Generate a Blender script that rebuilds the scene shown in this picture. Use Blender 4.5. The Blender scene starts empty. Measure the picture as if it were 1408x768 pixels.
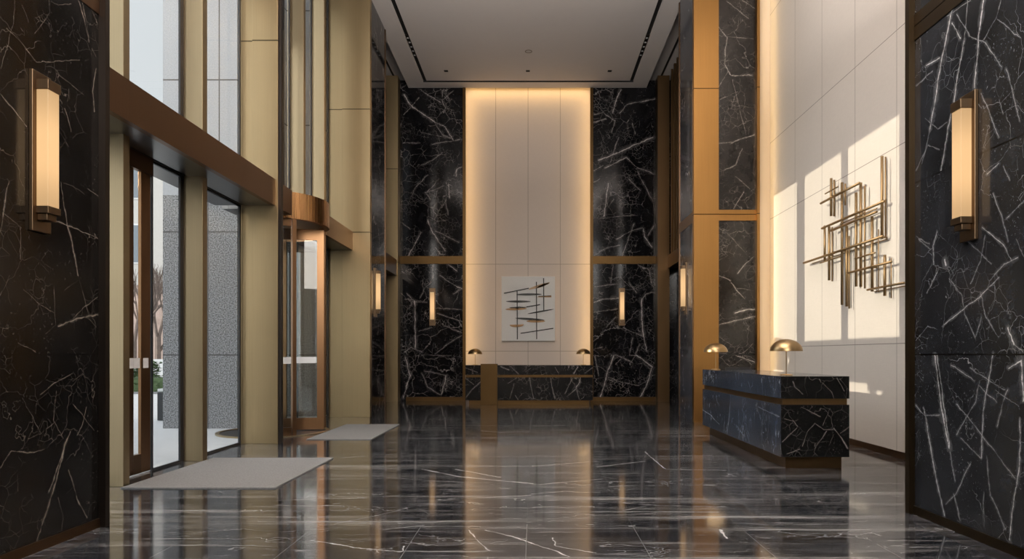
import bpy, bmesh, math, random
from mathutils import Vector, Matrix
C = bpy.context.scene.collection
PI = math.pi
R = math.radians

VEINS = {
 'left': [(0.005,[(5.731,4.438),(5.806,4.317),(5.859,4.152)]),(0.003,[(5.776,4.461),(5.837,4.312),(5.859,4.152)]),(0.0027,[(4.958,3.829),(5.096,3.798),(5.253,3.725),(5.395,3.781),(5.746,3.953)]),(0.0017,[(5.038,4.082),(5.031,3.924),(4.958,3.702),(4.903,3.526)]),(0.0028,[(5.408,4.263),(5.502,4.279),(5.643,4.364)]),(0.002,[(5.852,4.5),(5.986,4.363)]),(0.0041,[(5.963,3.965),(5.915,3.742),(5.941,3.589)]),(0.0019,[(5.475,3.725),(5.806,3.681)]),(0.0034,[(4.892,3.341),(5.026,3.285),(5.15,3.196)]),(0.0038,[(5.572,3.478),(5.649,3.322)]),(0.0019,[(5.502,3.284),(5.614,3.186)]),(0.002,[(5.899,4.12),(5.963,4.067)]),(0.0019,[(5.614,3.647),(5.6,3.546)]),(0.0014,[(5.395,4.265),(5.395,4.155),(5.241,3.935)]),(0.0013,[(5.107,4.083),(5.179,3.987)]),(0.0048,[(5.524,2.878),(5.6,2.552),(5.731,2.144)]),(0.002,[(5.731,2.144),(5.822,1.955),(5.868,1.838)]),(0.0039,[(5.448,2.561),(5.672,2.536),(5.989,2.502)]),(0.0029,[(5.558,2.877),(5.672,2.886),(5.806,2.853)]),(0.0041,[(5.852,2.904),(5.992,2.868)]),(0.0042,[(4.976,2.741),(4.919,2.491),(4.892,2.36)]),(0.0035,[(5.084,2.429),(5.096,2.195)]),(0.0017,[(4.936,2.503),(5.096,2.431)]),(0.0069,[(5.989,1.845),(5.731,1.795),(5.489,1.726)]),(0.0025,[(5.989,1.999),(5.806,1.894),(5.672,1.792)]),(0.002,[(5.868,1.798),(5.989,1.722)]),(0.0025,[(4.981,2.064),(4.903,1.917)]),(0.0018,[(5.072,1.587),(5.241,1.524)]),(0.0019,[(5.572,2.022),(5.731,2.115)]),(0.0019,[(5.448,2.038),(5.461,1.74),(5.342,1.662)]),(0.0014,[(5.119,1.988),(5.291,1.878),(5.448,1.833)]),(0.0054,[(5.642,0.874),(5.496,0.629),(5.388,0.423)]),(0.0064,[(5.576,0.771),(5.418,0.385),(5.263,0.085)]),(0.0034,[(5.609,0.567),(5.726,0.299),(5.848,0.112)]),(0.003,[(4.892,0.696),(5.007,0.806),(5.156,0.765),(5.343,0.77)]),(0.0027,[(5.298,1.194),(5.434,1.272),(5.675,1.345)]),(0.0029,[(5.841,1.059),(5.778,0.904),(5.719,0.831)]),(0.0023,[(5.675,1.083),(5.939,0.841)]),(0.0021,[(5.114,1.174),(5.298,0.891)]),(0.0022,[(5.465,1.206),(5.434,0.982),(5.56,0.817)]),(0.0027,[(5.496,0.358),(5.55,0.183),(5.528,0.09)]),(0.002,[(5.06,0.619),(5.06,0.499)]),(0.0016,[(5.434,0.961),(5.298,0.891),(5.17,0.865)]),(0.0021,[(5.255,1.124),(5.24,1.042)])],
 'right': [(0.0083,[(5.923,4.455),(6.067,4.09),(6.248,3.547)]),(0.0032,[(6.248,3.547),(6.382,3.263)]),(0.0051,[(5.75,4.113),(5.88,3.728),(6.085,3.118)]),(0.0025,[(5.71,4.427),(5.75,4.113)]),(0.0067,[(5.505,4.322),(5.567,4.068),(5.618,3.658)]),(0.005,[(5.923,4.333),(5.798,4.154)]),(0.0038,[(5.857,4.382),(5.672,4.116),(5.494,3.977),(5.395,3.84),(5.299,3.699)]),(0.0035,[(5.246,3.668),(5.168,3.459),(5.093,3.221)]),(0.0028,[(5.299,4.216),(5.367,4.104),(5.508,4.003)]),(0.0018,[(5.353,4.097),(5.093,3.823)]),(0.0043,[(6.305,4.138),(6.103,4.106)]),(0.0033,[(6.481,4.023),(6.211,4.046)]),(0.0037,[(5.537,3.58),(5.409,3.346),(5.326,3.172)]),(0.0027,[(5.326,3.464),(5.272,3.336)]),(0.0021,[(6.324,3.658),(6.138,3.511),(5.998,3.506)]),(0.0032,[(6.481,3.223),(6.286,3.408),(6.103,3.311)]),(0.0017,[(5.118,3.545),(5.053,3.571)]),(0.0046,[(5.465,2.916),(5.326,2.971)]),(0.002,[(5.672,4.408),(5.998,4.431)]),(0.0027,[(5.272,2.938),(5.207,2.804)]),(0.0027,[(5.395,2.753),(5.299,2.55),(5.227,2.356)]),(0.0026,[(5.053,2.622),(5.246,2.521)]),(0.0037,[(5.523,2.509),(5.272,2.328),(5.194,2.208)]),(0.0036,[(5.118,2.224),(5.272,2.192),(5.437,2.083)]),(0.0039,[(5.326,2.099),(5.582,1.955),(6.067,1.752)]),(0.0042,[(6.138,2.59),(6.211,2.475),(6.193,2.302)]),(0.0033,[(6.481,2.606),(6.267,2.505)]),(0.0029,[(5.719,2.437),(5.552,2.314),(5.409,2.21)]),(0.0029,[(5.494,2.438),(5.537,2.255),(5.672,2.079)]),(0.0032,[(6.138,2.232),(6.305,2.058)]),(0.0025,[(5.963,2.15),(5.782,1.991),(5.75,1.831),(5.612,1.621)]),(0.0033,[(6.441,2.577),(6.248,2.449)]),(0.0093,[(6.025,2.332),(6.015,2.279)]),(0.0089,[(5.22,1.693),(5.148,1.567)]),(0.0026,[(5.148,1.567),(5.053,1.514)]),(0.0028,[(5.552,1.991),(5.479,1.797),(5.326,1.624)]),(0.0022,[(6.481,1.629),(6.286,1.765),(6.138,1.727)]),(0.0024,[(5.537,1.8),(5.612,1.631)]),(0.0017,[(5.143,2.36),(5.053,2.224)]),(0.0108,[(6.173,1.497),(6.078,1.065),(5.97,0.696)]),(0.006,[(6.139,1.497),(6.017,0.974),(5.958,0.709)]),(0.0035,[(5.958,0.662),(5.881,0.429)]),(0.0073,[(6.354,1.02),(6.223,0.588),(6.037,0.091)]),(0.004,[(5.9,0.309),(5.817,0.096)]),(0.0043,[(5.392,1.497),(5.507,1.062),(5.54,0.666)]),(0.004,[(5.939,1.415),(5.626,1.286)]),(0.0038,[(5.862,1.08),(5.54,0.863),(5.148,0.573)]),(0.0034,[(5.806,0.798),(5.54,0.666)]),(0.0034,[(5.557,1.289),(5.609,1.121),(5.862,0.826)]),(0.0032,[(5.574,1.255),(5.345,1.128)]),(0.0031,[(5.222,1.229),(5.282,1.101),(5.345,0.938)]),(0.0041,[(5.09,1.035),(5.104,0.671),(5.177,0.312),(5.207,0.1)]),(0.0032,[(5.473,0.698),(5.424,0.405),(5.252,0.171)]),(0.0035,[(5.679,0.6),(5.862,0.317),(6.017,0.191)]),(0.0021,[(5.36,1.222),(5.104,1.115)]),(0.009,[(5.076,1.457),(5.062,1.158)]),(0.0061,[(5.207,1.395),(5.076,1.457)]),(0.0037,[(6.49,1.023),(6.332,0.947),(6.098,0.967)]),(0.0022,[(5.679,1.385),(5.252,1.228)]),(0.0022,[(5.507,0.41),(5.507,0.128)])],
 'backleft': [(0.0153,[(-4.192,9.888),(-3.978,9.544),(-3.175,8.971),(-2.854,8.841),(-2.617,8.42)]),(0.0096,[(-3.175,8.948),(-2.946,8.588),(-2.64,8.458)]),(0.0115,[(-3.672,10.041),(-3.007,9.621)]),(0.0076,[(-3.71,9.773),(-4.207,9.238)]),(0.0115,[(-2.946,10.003),(-2.946,9.697),(-2.854,9.429)]),(0.0076,[(-2.601,10.003),(-2.946,9.697)]),(0.0115,[(-2.372,8.42),(-2.831,8.359),(-3.29,8.282)]),(0.0076,[(-4.207,8.321),(-3.672,8.321)]),(0.0096,[(-2.946,8.015),(-3.29,7.747),(-3.634,7.594)]),(0.0115,[(-3.443,7.288),(-3.825,6.868),(-3.978,6.524)]),(0.0134,[(-2.754,7.021),(-2.716,6.524)]),(0.0134,[(-2.525,7.25),(-2.487,7.48),(-2.334,7.556)]),(0.0115,[(-2.869,6.486),(-2.77,6.027)]),(0.0134,[(-3.427,5.836),(-3.251,5.415),(-2.869,4.842)]),(0.0115,[(-3.175,5.476),(-2.41,5.125)]),(0.0134,[(-3.634,5.43),(-4.054,4.689)]),(0.0115,[(-3.175,4.956),(-3.022,4.727),(-2.869,4.727)]),(0.0076,[(-3.06,7.174),(-3.481,6.715),(-3.328,6.486)]),(0.0076,[(-3.519,6.715),(-2.907,6.944)]),(0.0076,[(-4.245,5.721),(-3.978,5.53)]),(0.0057,[(-3.634,8.665),(-3.29,8.588),(-2.64,8.458)]),(0.0122,[(-3.257,4.389),(-3.257,3.931)]),(0.0122,[(-2.755,4.389),(-2.468,4.194)]),(0.0107,[(-3.031,4.053),(-2.694,3.809),(-2.328,3.625)]),(0.0076,[(-3.275,3.839),(-3.52,3.625),(-3.672,3.32)]),(0.0092,[(-4.1,3.473),(-3.844,3.21),(-3.458,3.179)]),(0.0153,[(-3.844,3.21),(-3.825,2.586),(-3.813,1.7)]),(0.0076,[(-3.153,2.996),(-2.328,2.953)]),(0.0076,[(-3.122,2.831),(-2.419,2.586),(-2.346,2.403)]),(0.0076,[(-3.703,2.25),(-3.275,2.372)]),(0.0092,[(-2.878,2.433),(-2.328,2.189)]),(0.0076,[(-2.328,2.097),(-2.664,1.914),(-3.183,1.516)]),(0.0092,[(-4.161,1.578),(-3.947,1.73),(-3.611,1.578)]),(0.0122,[(-4.143,1.425),(-3.996,0.813),(-4.223,0.11)]),(0.0092,[(-3.52,0.966),(-3.122,0.905),(-2.817,0.813)]),(0.0122,[(-2.817,0.813),(-2.969,0.202)]),(0.0092,[(-3.611,0.875),(-3.428,0.447),(-3.0,0.202)]),(0.0061,[(-4.07,1.486),(-4.161,1.608)]),(0.0076,[(-2.603,3.442),(-2.328,3.625)]),(0.0061,[(-3.642,1.486),(-2.664,1.455)])],
 'backright': [(0.0134,[(2.801,10.041),(2.64,9.621),(2.564,9.276)]),(0.0115,[(3.925,9.758),(3.504,9.659),(3.007,9.582),(2.778,9.276)]),(0.0115,[(2.258,9.299),(2.625,9.032),(2.51,8.665)]),(0.0134,[(1.937,8.994),(2.319,9.108)]),(0.0076,[(1.937,9.238),(2.258,9.299)]),(0.0191,[(3.848,8.497),(3.237,8.244),(2.625,7.961),(2.09,7.785)]),(0.0134,[(2.969,7.847),(2.319,7.518)]),(0.0115,[(2.243,7.594),(1.937,7.418)]),(0.0115,[(2.969,7.862),(3.351,7.518),(3.887,7.327)]),(0.0115,[(3.351,7.403),(3.581,6.944),(3.848,6.447)]),(0.0096,[(3.007,7.212),(3.428,6.791)]),(0.0172,[(2.396,7.021),(2.335,6.409),(2.258,5.95)]),(0.0096,[(3.16,8.971),(3.275,8.627)]),(0.0115,[(2.013,4.742),(2.357,4.933),(2.778,5.033)]),(0.0115,[(2.663,5.224),(3.16,5.492),(3.504,5.583)]),(0.0115,[(3.237,5.721),(3.007,5.109),(2.854,4.689)]),(0.0153,[(3.527,5.568),(3.581,5.3),(3.81,4.956)]),(0.0115,[(3.696,5.339),(3.887,5.645)]),(0.0076,[(2.587,6.524),(2.434,6.256)]),(0.0076,[(2.74,8.512),(2.472,7.709)]),(0.0076,[(1.937,7.059),(2.128,7.158)]),(0.0057,[(2.128,5.874),(3.237,5.989)]),(0.0153,[(1.937,3.167),(2.212,3.277),(2.732,3.307)]),(0.0092,[(1.937,2.861),(2.713,2.965)]),(0.0076,[(2.548,4.389),(2.487,3.809)]),(0.0092,[(3.373,4.389),(3.728,4.237),(3.813,3.699)]),(0.0092,[(3.068,3.809),(3.312,3.503)]),(0.0092,[(3.875,3.521),(3.618,3.442),(3.496,3.289)]),(0.0183,[(3.483,3.289),(3.483,2.708),(3.526,2.097)]),(0.0107,[(3.526,2.097),(3.648,1.608)]),(0.0092,[(2.701,1.486),(2.579,1.486),(2.365,0.875)]),(0.0168,[(2.579,1.455),(2.346,0.813),(2.151,0.11)]),(0.0092,[(2.67,1.486),(3.098,1.302)]),(0.0122,[(3.282,1.486),(3.832,1.101)]),(0.0153,[(3.832,1.101),(3.618,0.447),(3.404,0.08)]),(0.0092,[(3.19,2.036),(3.098,1.486),(3.282,1.455)]),(0.0092,[(2.884,2.372),(3.465,2.097)]),(0.0092,[(3.404,1.853),(3.282,1.486)]),(0.0076,[(1.937,1.669),(2.212,1.73)]),(0.0061,[(2.334,2.372),(2.64,2.708)]),(0.0061,[(2.395,0.752),(2.884,0.599),(3.373,0.508),(3.74,0.691)]),(0.0076,[(1.967,1.455),(2.09,0.813)]),(0.0092,[(1.967,3.686),(2.732,3.778)]),(0.0076,[(2.945,4.389),(2.976,4.176)])],
 'pier': [(0.0061,[(4.27,9.343),(4.77,8.948)]),(0.0061,[(4.617,9.343),(4.891,9.173)]),(0.0091,[(4.1,8.765),(4.283,8.522),(4.222,7.943),(4.374,7.669),(4.83,7.7)]),(0.0061,[(4.283,8.54),(4.861,8.491)]),(0.0061,[(4.313,7.761),(4.07,7.396)]),(0.0061,[(4.404,7.578),(4.709,6.361)]),(0.0122,[(4.891,6.379),(4.374,6.178)]),(0.0076,[(4.191,5.57),(4.465,5.691),(4.617,6.056)]),(0.0061,[(4.465,5.448),(4.8,5.143)]),(0.0076,[(4.648,5.083),(4.435,4.748)]),(0.0061,[(4.739,6.878),(4.861,6.756)]),(0.0046,[(4.13,7.152),(4.374,7.274),(4.526,7.335)]),(0.0061,[(4.07,6.178),(4.435,6.209)]),(0.0058,[(4.093,4.327),(4.323,4.152),(4.716,3.727)]),(0.0069,[(4.877,3.681),(4.716,3.543),(4.531,3.289)]),(0.0058,[(4.323,4.152),(4.485,4.235)]),(0.0069,[(4.116,3.243),(4.347,3.15),(4.508,2.897),(4.67,2.735)]),(0.0138,[(4.891,2.504),(4.623,2.481),(4.462,2.412)]),(0.0115,[(4.9,2.352),(4.577,2.274),(4.107,2.158)]),(0.0092,[(4.485,1.489),(4.9,1.318)]),(0.0058,[(4.877,1.743),(4.67,1.558),(4.462,1.489),(4.116,1.521)]),(0.0046,[(4.508,2.966),(4.877,2.92)]),(0.0046,[(4.116,1.881),(4.393,1.697)])],
 'counternear': [(0.003,[(3.947,1.195),(4.046,1.028)]),(0.002,[(3.72,1.185),(3.74,1.146)]),(0.003,[(3.483,0.82),(3.73,0.692)]),(0.003,[(3.236,0.356),(3.424,0.544)]),(0.0025,[(3.266,0.662),(3.384,0.633),(3.434,0.564)]),(0.0039,[(3.907,0.544),(4.016,0.406),(4.085,0.278)]),(0.003,[(4.111,0.554),(3.996,0.475)]),(0.003,[(3.907,0.524),(3.779,0.524),(3.661,0.603)]),(0.003,[(3.819,0.504),(3.661,0.278)]),(0.002,[(3.907,0.465),(3.848,0.317)]),(0.002,[(3.661,0.603),(3.562,0.485),(3.503,0.307)]),(0.002,[(3.858,0.801),(3.769,0.583)]),(0.002,[(3.759,1.136),(3.878,1.018),(3.907,0.929)]),(0.0025,[(3.296,0.199),(3.463,0.268)]),(0.002,[(3.375,1.156),(3.404,1.077),(3.503,0.988)])],
 'counterside': [(0.0083,[(13.171,0.442),(12.552,0.401),(12.31,0.341)]),(0.004,[(12.31,0.341),(11.988,0.292)]),(0.0062,[(11.297,0.845),(11.384,0.49),(11.518,0.163)]),(0.0031,[(9.922,0.751),(9.505,0.709),(9.065,0.686)]),(0.004,[(9.121,1.171),(9.093,1.013)]),(0.0035,[(10.919,0.364),(10.603,0.257)]),(0.0023,[(10.452,0.321),(10.234,0.121)]),(0.0031,[(9.444,0.662),(9.536,0.299)])],
 'desk': [(0.0077,[(-0.719,1.159),(-0.471,0.926)]),(0.0077,[(-0.997,1.143),(-0.75,1.035)]),(0.0062,[(-0.1,1.097),(-0.239,0.973)]),(0.0093,[(1.324,1.128),(1.2,0.926)]),(0.0077,[(1.758,1.097),(1.525,0.942)]),(0.0062,[(-2.034,1.097),(-1.678,0.957)]),(0.0062,[(0.504,0.787),(0.55,0.509),(0.637,0.184)]),(0.0062,[(-0.13,0.803),(-0.053,0.385),(-0.007,0.168)]),(0.0124,[(1.386,0.803),(1.371,0.663),(1.262,0.509)]),(0.0077,[(1.262,0.509),(1.355,0.168)]),(0.0077,[(1.262,0.478),(0.984,0.23)]),(0.0062,[(1.139,0.756),(0.937,0.323)]),(0.0077,[(-1.601,0.679),(-1.864,0.447),(-2.025,0.23)]),(0.0062,[(-0.517,0.803),(-0.78,0.632)]),(0.0062,[(-0.548,0.276),(-0.471,0.153)]),(0.0046,[(-2.049,0.803),(-1.802,0.601)]),(0.0046,[(-0.595,0.632),(-0.719,0.168)]),(0.0046,[(0.922,1.097),(0.953,1.019)]),(0.0046,[(0.643,1.112),(0.752,0.942)])],
 'floor': [(0.005,[(-1.8,5.579),(-1.378,5.366),(-1.009,5.261)]),(0.0037,[(-1.009,5.261),(-1.013,5.411)]),(0.0052,[(-0.421,5.905),(-0.169,5.697),(0.264,5.136)]),(0.0039,[(-0.558,5.905),(-0.352,5.279)]),(0.0038,[(0.147,5.647),(0.166,5.411),(0.476,5.236)]),(0.0069,[(-1.462,9.038),(-0.921,8.492),(-0.015,8.029)]),(0.0051,[(-1.022,9.038),(-0.407,8.448)]),(0.005,[(-0.99,7.143),(-0.55,7.239),(-0.037,7.37)]),(0.0048,[(-2.565,6.884),(-1.883,6.841)]),(0.005,[(-2.65,7.111),(-2.241,7.174),(-1.854,7.222)]),(0.0035,[(-1.297,5.905),(-0.968,6.071)]),(0.0037,[(-1.784,6.071),(-1.427,6.497),(-1.236,6.769)]),(0.0047,[(-0.012,6.769),(0.305,6.841),(0.587,6.812)]),(0.0046,[(-0.012,6.563),(0.599,6.59),(1.76,6.59)]),(0.0048,[(0.91,6.988),(1.261,6.87),(1.882,6.812)]),(0.0066,[(0.838,9.218),(1.559,9.716)]),(0.0043,[(-0.031,7.438),(0.337,7.56),(0.717,7.507)]),(0.0047,[(-0.014,7.93),(0.596,8.233),(0.835,8.339)]),(0.0052,[(1.722,9.038),(2.476,8.963)]),(0.0078,[(-1.033,13.593),(-0.641,13.314),(-0.087,13.424)]),(0.0044,[(-0.017,9.297),(0.883,9.716)]),(0.0048,[(-2.804,10.017),(-1.967,10.505)]),(0.0057,[(1.713,10.678),(1.722,9.038)]),(0.0034,[(-1.604,7.304),(-1.136,7.337)]),(0.0038,[(-1.817,8.448),(-1.236,8.233),(-0.613,8.069)]),(0.0037,[(0.861,7.873),(1.493,7.93)]),(0.0031,[(0.848,6.631),(1.129,6.841)]),(0.0047,[(1.396,10.174),(2.647,10.271)]),(0.0068,[(-0.026,14.507),(0.652,14.638)]),(0.0107,[(1.604,5.905),(1.581,5.647)])],
}
RODS = [('v', 12.13, 4.59, 3.93, 0.035), ('v', 12.01, 4.53, 3.9, 0.02), ('v', 11.702, 4.41, 2.34, 0.047), ('v', 11.582, 4.36, 4.0, 0.018), ('v', 11.527, 3.64, 2.3, 0.032), ('v', 11.436, 3.46, 2.26, 0.018), ('v', 11.191, 4.12, 2.6, 0.034), ('v', 11.03, 4.24, 2.58, 0.038), ('v', 10.898, 4.16, 2.54, 0.016), ('v', 10.357, 4.47, 3.23, 0.037), ('v', 10.255, 4.43, 3.24, 0.014), ('v', 10.66, 3.63, 2.47, 0.031), ('v', 10.552, 3.41, 2.45, 0.011), ('v', 10.277, 2.98, 2.37, 0.033), ('v', 10.177, 2.92, 2.33, 0.011), ('v', 12.398, 3.81, 3.17, 0.026), ('v', 12.211, 3.76, 2.81, 0.041), ('v', 12.09, 3.73, 2.78, 0.015), ('h', 12.45, 10.97, 4.22, 0.025), ('h', 12.26, 11.75, 4.35, 0.015), ('h', 12.4, 10.19, 3.76, 0.025), ('h', 12.02, 10.42, 3.65, 0.024), ('h', 11.66, 10.41, 3.7, 0.012), ('h', 13.24, 10.23, 3.25, 0.026), ('h', 13.06, 10.3, 3.22, 0.01), ('h', 12.47, 11.66, 3.15, 0.016), ('h', 11.12, 10.47, 3.04, 0.017), ('h', 11.37, 9.99, 2.84, 0.023), ('h', 10.71, 9.65, 2.5, 0.021), ('h', 10.68, 9.65, 2.47, 0.008)]


# ------------------------------------------------------------------ node helpers
class NT:
    def __init__(s, name):
        s.m = bpy.data.materials.new(name); s.m.use_nodes = True
        s.t = s.m.node_tree; s.t.nodes.clear()
        s.out = s.t.nodes.new('ShaderNodeOutputMaterial')
    def n(s, typ, **kw):
        nd = s.t.nodes.new(typ)
        for k, v in kw.items(): setattr(nd, k, v)
        return nd
    def set(s, sock, v):
        if isinstance(v, bpy.types.NodeSocket): s.t.links.new(v, sock)
        else: sock.default_value = v
    def math(s, op, a, b=None, c=None, clamp=False):
        nd = s.n('ShaderNodeMath', operation=op, use_clamp=clamp)
        s.set(nd.inputs[0], a)
        if b is not None: s.set(nd.inputs[1], b)
        if c is not None: s.set(nd.inputs[2], c)
        return nd.outputs[0]
    def vec(s, op, a, b=None, scale=None, out=0):
        nd = s.n('ShaderNodeVectorMath', operation=op)
        s.set(nd.inputs[0], a)
        if b is not None: s.set(nd.inputs[1], b)
        if scale is not None: s.set(nd.inputs[3], scale)
        return nd.outputs[out]
    def noise(s, v, scale, detail=2.0, rough=0.5, color=False):
        nd = s.n('ShaderNodeTexNoise'); s.set(nd.inputs['Vector'], v)
        nd.inputs['Scale'].default_value = scale; nd.inputs['Detail'].default_value = detail
        nd.inputs['Roughness'].default_value = rough
        return nd.outputs['Color' if color else 'Fac']
    def smooth(s, v, a, b, c=0.0, d=1.0):
        nd = s.n('ShaderNodeMapRange', interpolation_type='SMOOTHSTEP')
        s.set(nd.inputs[0], v); s.set(nd.inputs[1], a); s.set(nd.inputs[2], b)
        s.set(nd.inputs[3], c); s.set(nd.inputs[4], d)
        return nd.outputs[0]
    def mix(s, f, a, b):
        nd = s.n('ShaderNodeMix', data_type='RGBA')
        s.set(nd.inputs[0], f); s.set(nd.inputs[6], a); s.set(nd.inputs[7], b)
        return nd.outputs[2]
    def pos(s): return s.n('ShaderNodeNewGeometry').outputs['Position']
    def xyz(s, v):
        nd = s.n('ShaderNodeSeparateXYZ'); s.set(nd.inputs[0], v); return nd.outputs
    def comb(s, x, y, z):
        nd = s.n('ShaderNodeCombineXYZ'); s.set(nd.inputs[0], x); s.set(nd.inputs[1], y); s.set(nd.inputs[2], z)
        return nd.outputs[0]
    def bsdf(s, color, rough=0.5, metal=0.0, **kw):
        b = s.n('ShaderNodeBsdfPrincipled')
        s.set(b.inputs['Base Color'], color); s.set(b.inputs['Roughness'], rough); s.set(b.inputs['Metallic'], metal)
        for k, v in kw.items(): s.set(b.inputs[k.replace('_', ' ')], v)
        s.t.links.new(b.outputs[0], s.out.inputs[0])
        return b
    def lines(s, coord, values, half):                   # thin joints at fixed coordinates
        m = None
        for v in values:
            d = s.math('ABSOLUTE', s.math('SUBTRACT', coord, v))
            k = s.math('LESS_THAN', d, half)
            m = k if m is None else s.math('MAXIMUM', m, k)
        return m
    def grid(s, coord, period, offset, half):            # repeating joints
        f = s.math('FRACT', s.math('DIVIDE', s.math('SUBTRACT', coord, offset - period * 100), period))
        d = s.math('MINIMUM', f, s.math('SUBTRACT', 1.0, f))
        return s.math('LESS_THAN', d, half / period)

def c4(c): return (c[0], c[1], c[2], 1.0)

def plain(name, col, rough=0.6, metal=0.0, var=0.08, scale=6.0, **kw):
    t = NT(name); f = t.noise(t.pos(), scale, 3)
    a = c4([x * (1 - var) for x in col]); b = c4([min(1, x * (1 + var)) for x in col])
    t.bsdf(t.mix(f, a, b), rough, metal, **kw)
    return t.m

def metal(name, col, rough=0.38, seams=(), axis='z', var=0.10):
    """brushed metal: very fine streaks along z, optional dark panel joints"""
    t = NT(name); p = t.pos(); x, y, z = t.xyz(p)
    s1 = t.noise(t.vec('MULTIPLY', p, (90, 90, 0.8)), 1.0, 3)
    s2 = t.noise(p, 0.9, 3)
    f = t.math('ADD', t.math('MULTIPLY', s1, 0.6), t.math('MULTIPLY', s2, 0.4))
    colr = t.mix(f, c4([v * (1 - 2 * var) for v in col]), c4([min(1, v * (1 + 2 * var)) for v in col]))
    if seams:
        colr = t.mix(t.lines(z, seams, 0.011), colr, c4([v * 0.22 for v in col]))
    rg = t.math('ADD', rough - 0.06, t.math('MULTIPLY', s1, 0.12))
    t.bsdf(colr, rg, 1.0)
    return t.m

def marble(name, u, v, veins, base=(0.006, 0.006, 0.007), vein=(0.66, 0.60, 0.58), rough=0.13, vjoints=(), ujoints=(), grids=(),
           net=1.0, stretch=(1, 1, 1), warp=0.05, seed=0.0, speck=1.0, jcol=(0.001, 0.001, 0.001), jhalf=0.006, amount=1.0, spec=0.5, vw=0.62, fine=1.0, streak=0.0):
    """black marble: drawn main veins + broken networks of fine veins + speckle"""
    t = NT(name); p = t.pos(); X = t.xyz(p); ax = {'x': X[0], 'y': X[1], 'z': X[2]}
    uv = t.comb(ax[u], ax[v], 0.0)
    nz = t.vec('SUBTRACT', t.noise(p, 2.2, 4, 0.6, True), (0.5, 0.5, 0.5))
    nz2 = t.vec('SUBTRACT', t.noise(p, 8.0, 5, 0.7, True), (0.5, 0.5, 0.5))
    w = t.vec('ADD', uv, t.vec('ADD', t.vec('SCALE', nz, scale=warp), t.vec('SCALE', nz2, scale=warp * 0.8)))
    flat = t.vec('MULTIPLY', w, (1, 1, 0))
    mid = sorted(v[0] for v in veins)[int(len(veins) * 0.6)] if veins else 0
    best = {0: None, 1: None}                              # fine and broad veins apart
    for width, pts in veins:
        k = 1 if width > mid else 0
        for (a, b) in zip(pts[:-1], pts[1:]):
            ba = Vector((b[0] - a[0], b[1] - a[1], 0)); L2 = max(ba.length_squared, 1e-6)
            pa = t.vec('SUBTRACT', flat, (a[0], a[1], 0))
            h = t.math('MULTIPLY', t.vec('DOT_PRODUCT', pa, tuple(ba), out=1), 1 / L2, clamp=True)
            d = t.vec('DISTANCE', pa, t.vec('SCALE', tuple(ba), scale=h), out=1)
            d = t.math('MULTIPLY', d, 1 / (width * vw))
            best[k] = d if best[k] is None else t.math('MINIMUM', best[k], d)
    n_w = t.noise(p, 5.0, 4, 0.7)
    wn = t.smooth(n_w, 0.30, 0.68, 0.18, 1.7)
    grain = t.smooth(t.noise(p, 30, 3, 0.7), 0.28, 0.6, 0.35, 1.0)
    main = 0.0
    for k, gain in ((0, 0.62), (1, 1.0)):
        if best[k] is None: continue
        q = t.math('DIVIDE', best[k], wn)
        core = t.smooth(q, 1.25, 0.25, 0.0, gain)
        halo = t.smooth(q, 7.0, 0.6, 0.0, 0.13 * gain)
        mk = t.math('MULTIPLY', t.math('MAXIMUM', core, halo), grain)
        main = mk if isinstance(main, float) else t.math('MAXIMUM', main, mk)
    ps = t.vec('MULTIPLY', p, stretch)
    def network(scale, thick, lo, hi, gain, off):
        q = t.vec('ADD', t.vec('ADD', ps, (off + seed, off * 1.7, -off)), t.vec('SCALE', nz, scale=0.55 / scale ** 0.5))
        vo = t.n('ShaderNodeTexVoronoi', feature='DISTANCE_TO_EDGE'); t.set(vo.inputs['Vector'], q)
        vo.inputs['Scale'].default_value = scale
        line = t.smooth(vo.outputs['Distance'], thick * scale, thick * scale * 0.15)
        mask = t.smooth(t.noise(t.vec('ADD', p, (off * 3 + seed, 0, 0)), 0.75 * scale ** 0.5, 3, 0.6), lo, hi)
        return t.math('MULTIPLY', t.math('MULTIPLY', line, mask), gain)
    m = main
    for args in ((1.1, 0.0042 * fine, 0.48, 0.63, 0.50 * net, 3.1), (2.9, 0.0032 * fine, 0.48, 0.64, 0.46 * net, 7.7), (8.0, 0.0022 * fine, 0.49, 0.66, 0.44 * net, 12.3)):
        m = t.math('MAXIMUM', m, network(*args))
    if streak:
        st = t.smooth(t.noise(t.vec('MULTIPLY', t.vec('ADD', p, t.vec('SCALE', nz, scale=0.12)), (0.6, 15.0, 1.0)), 1.0, 5, 0.7), 0.50, 0.74)
        s2 = t.smooth(t.noise(t.vec('MULTIPLY', p, (0.22, 3.4, 1.0)), 1.0, 4, 0.65), 0.50, 0.72)
        m = t.math('MAXIMUM', m, t.math('MAXIMUM', t.math('MULTIPLY', st, streak), t.math('MULTIPLY', s2, streak * 1.0)))
    sp = t.smooth(t.noise(ps, 34 / fine ** 0.5, 3, 0.75), 0.62, 0.74)
    spm = t.smooth(t.noise(t.vec('ADD', p, (seed + 5, 0, 0)), 1.6, 3), 0.42, 0.65)
    m = t.math('MAXIMUM', m, t.math('MULTIPLY', t.math('MULTIPLY', sp, spm), 0.42 * speck))
    cloud = t.noise(ps, 2.0, 5, 0.7)
    b0 = t.mix(t.smooth(cloud, 0.3, 0.8), c4([x * 0.7 for x in base]), c4([x * 1.9 for x in base]))
    col = t.mix(t.math('MULTIPLY', m, amount, clamp=True), b0, c4(vein))
    jm = None
    if vjoints: jm = t.lines(ax[v], vjoints, jhalf)
    if ujoints:
        k = t.lines(ax[u], ujoints, jhalf); jm = k if jm is None else t.math('MAXIMUM', jm, k)
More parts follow.
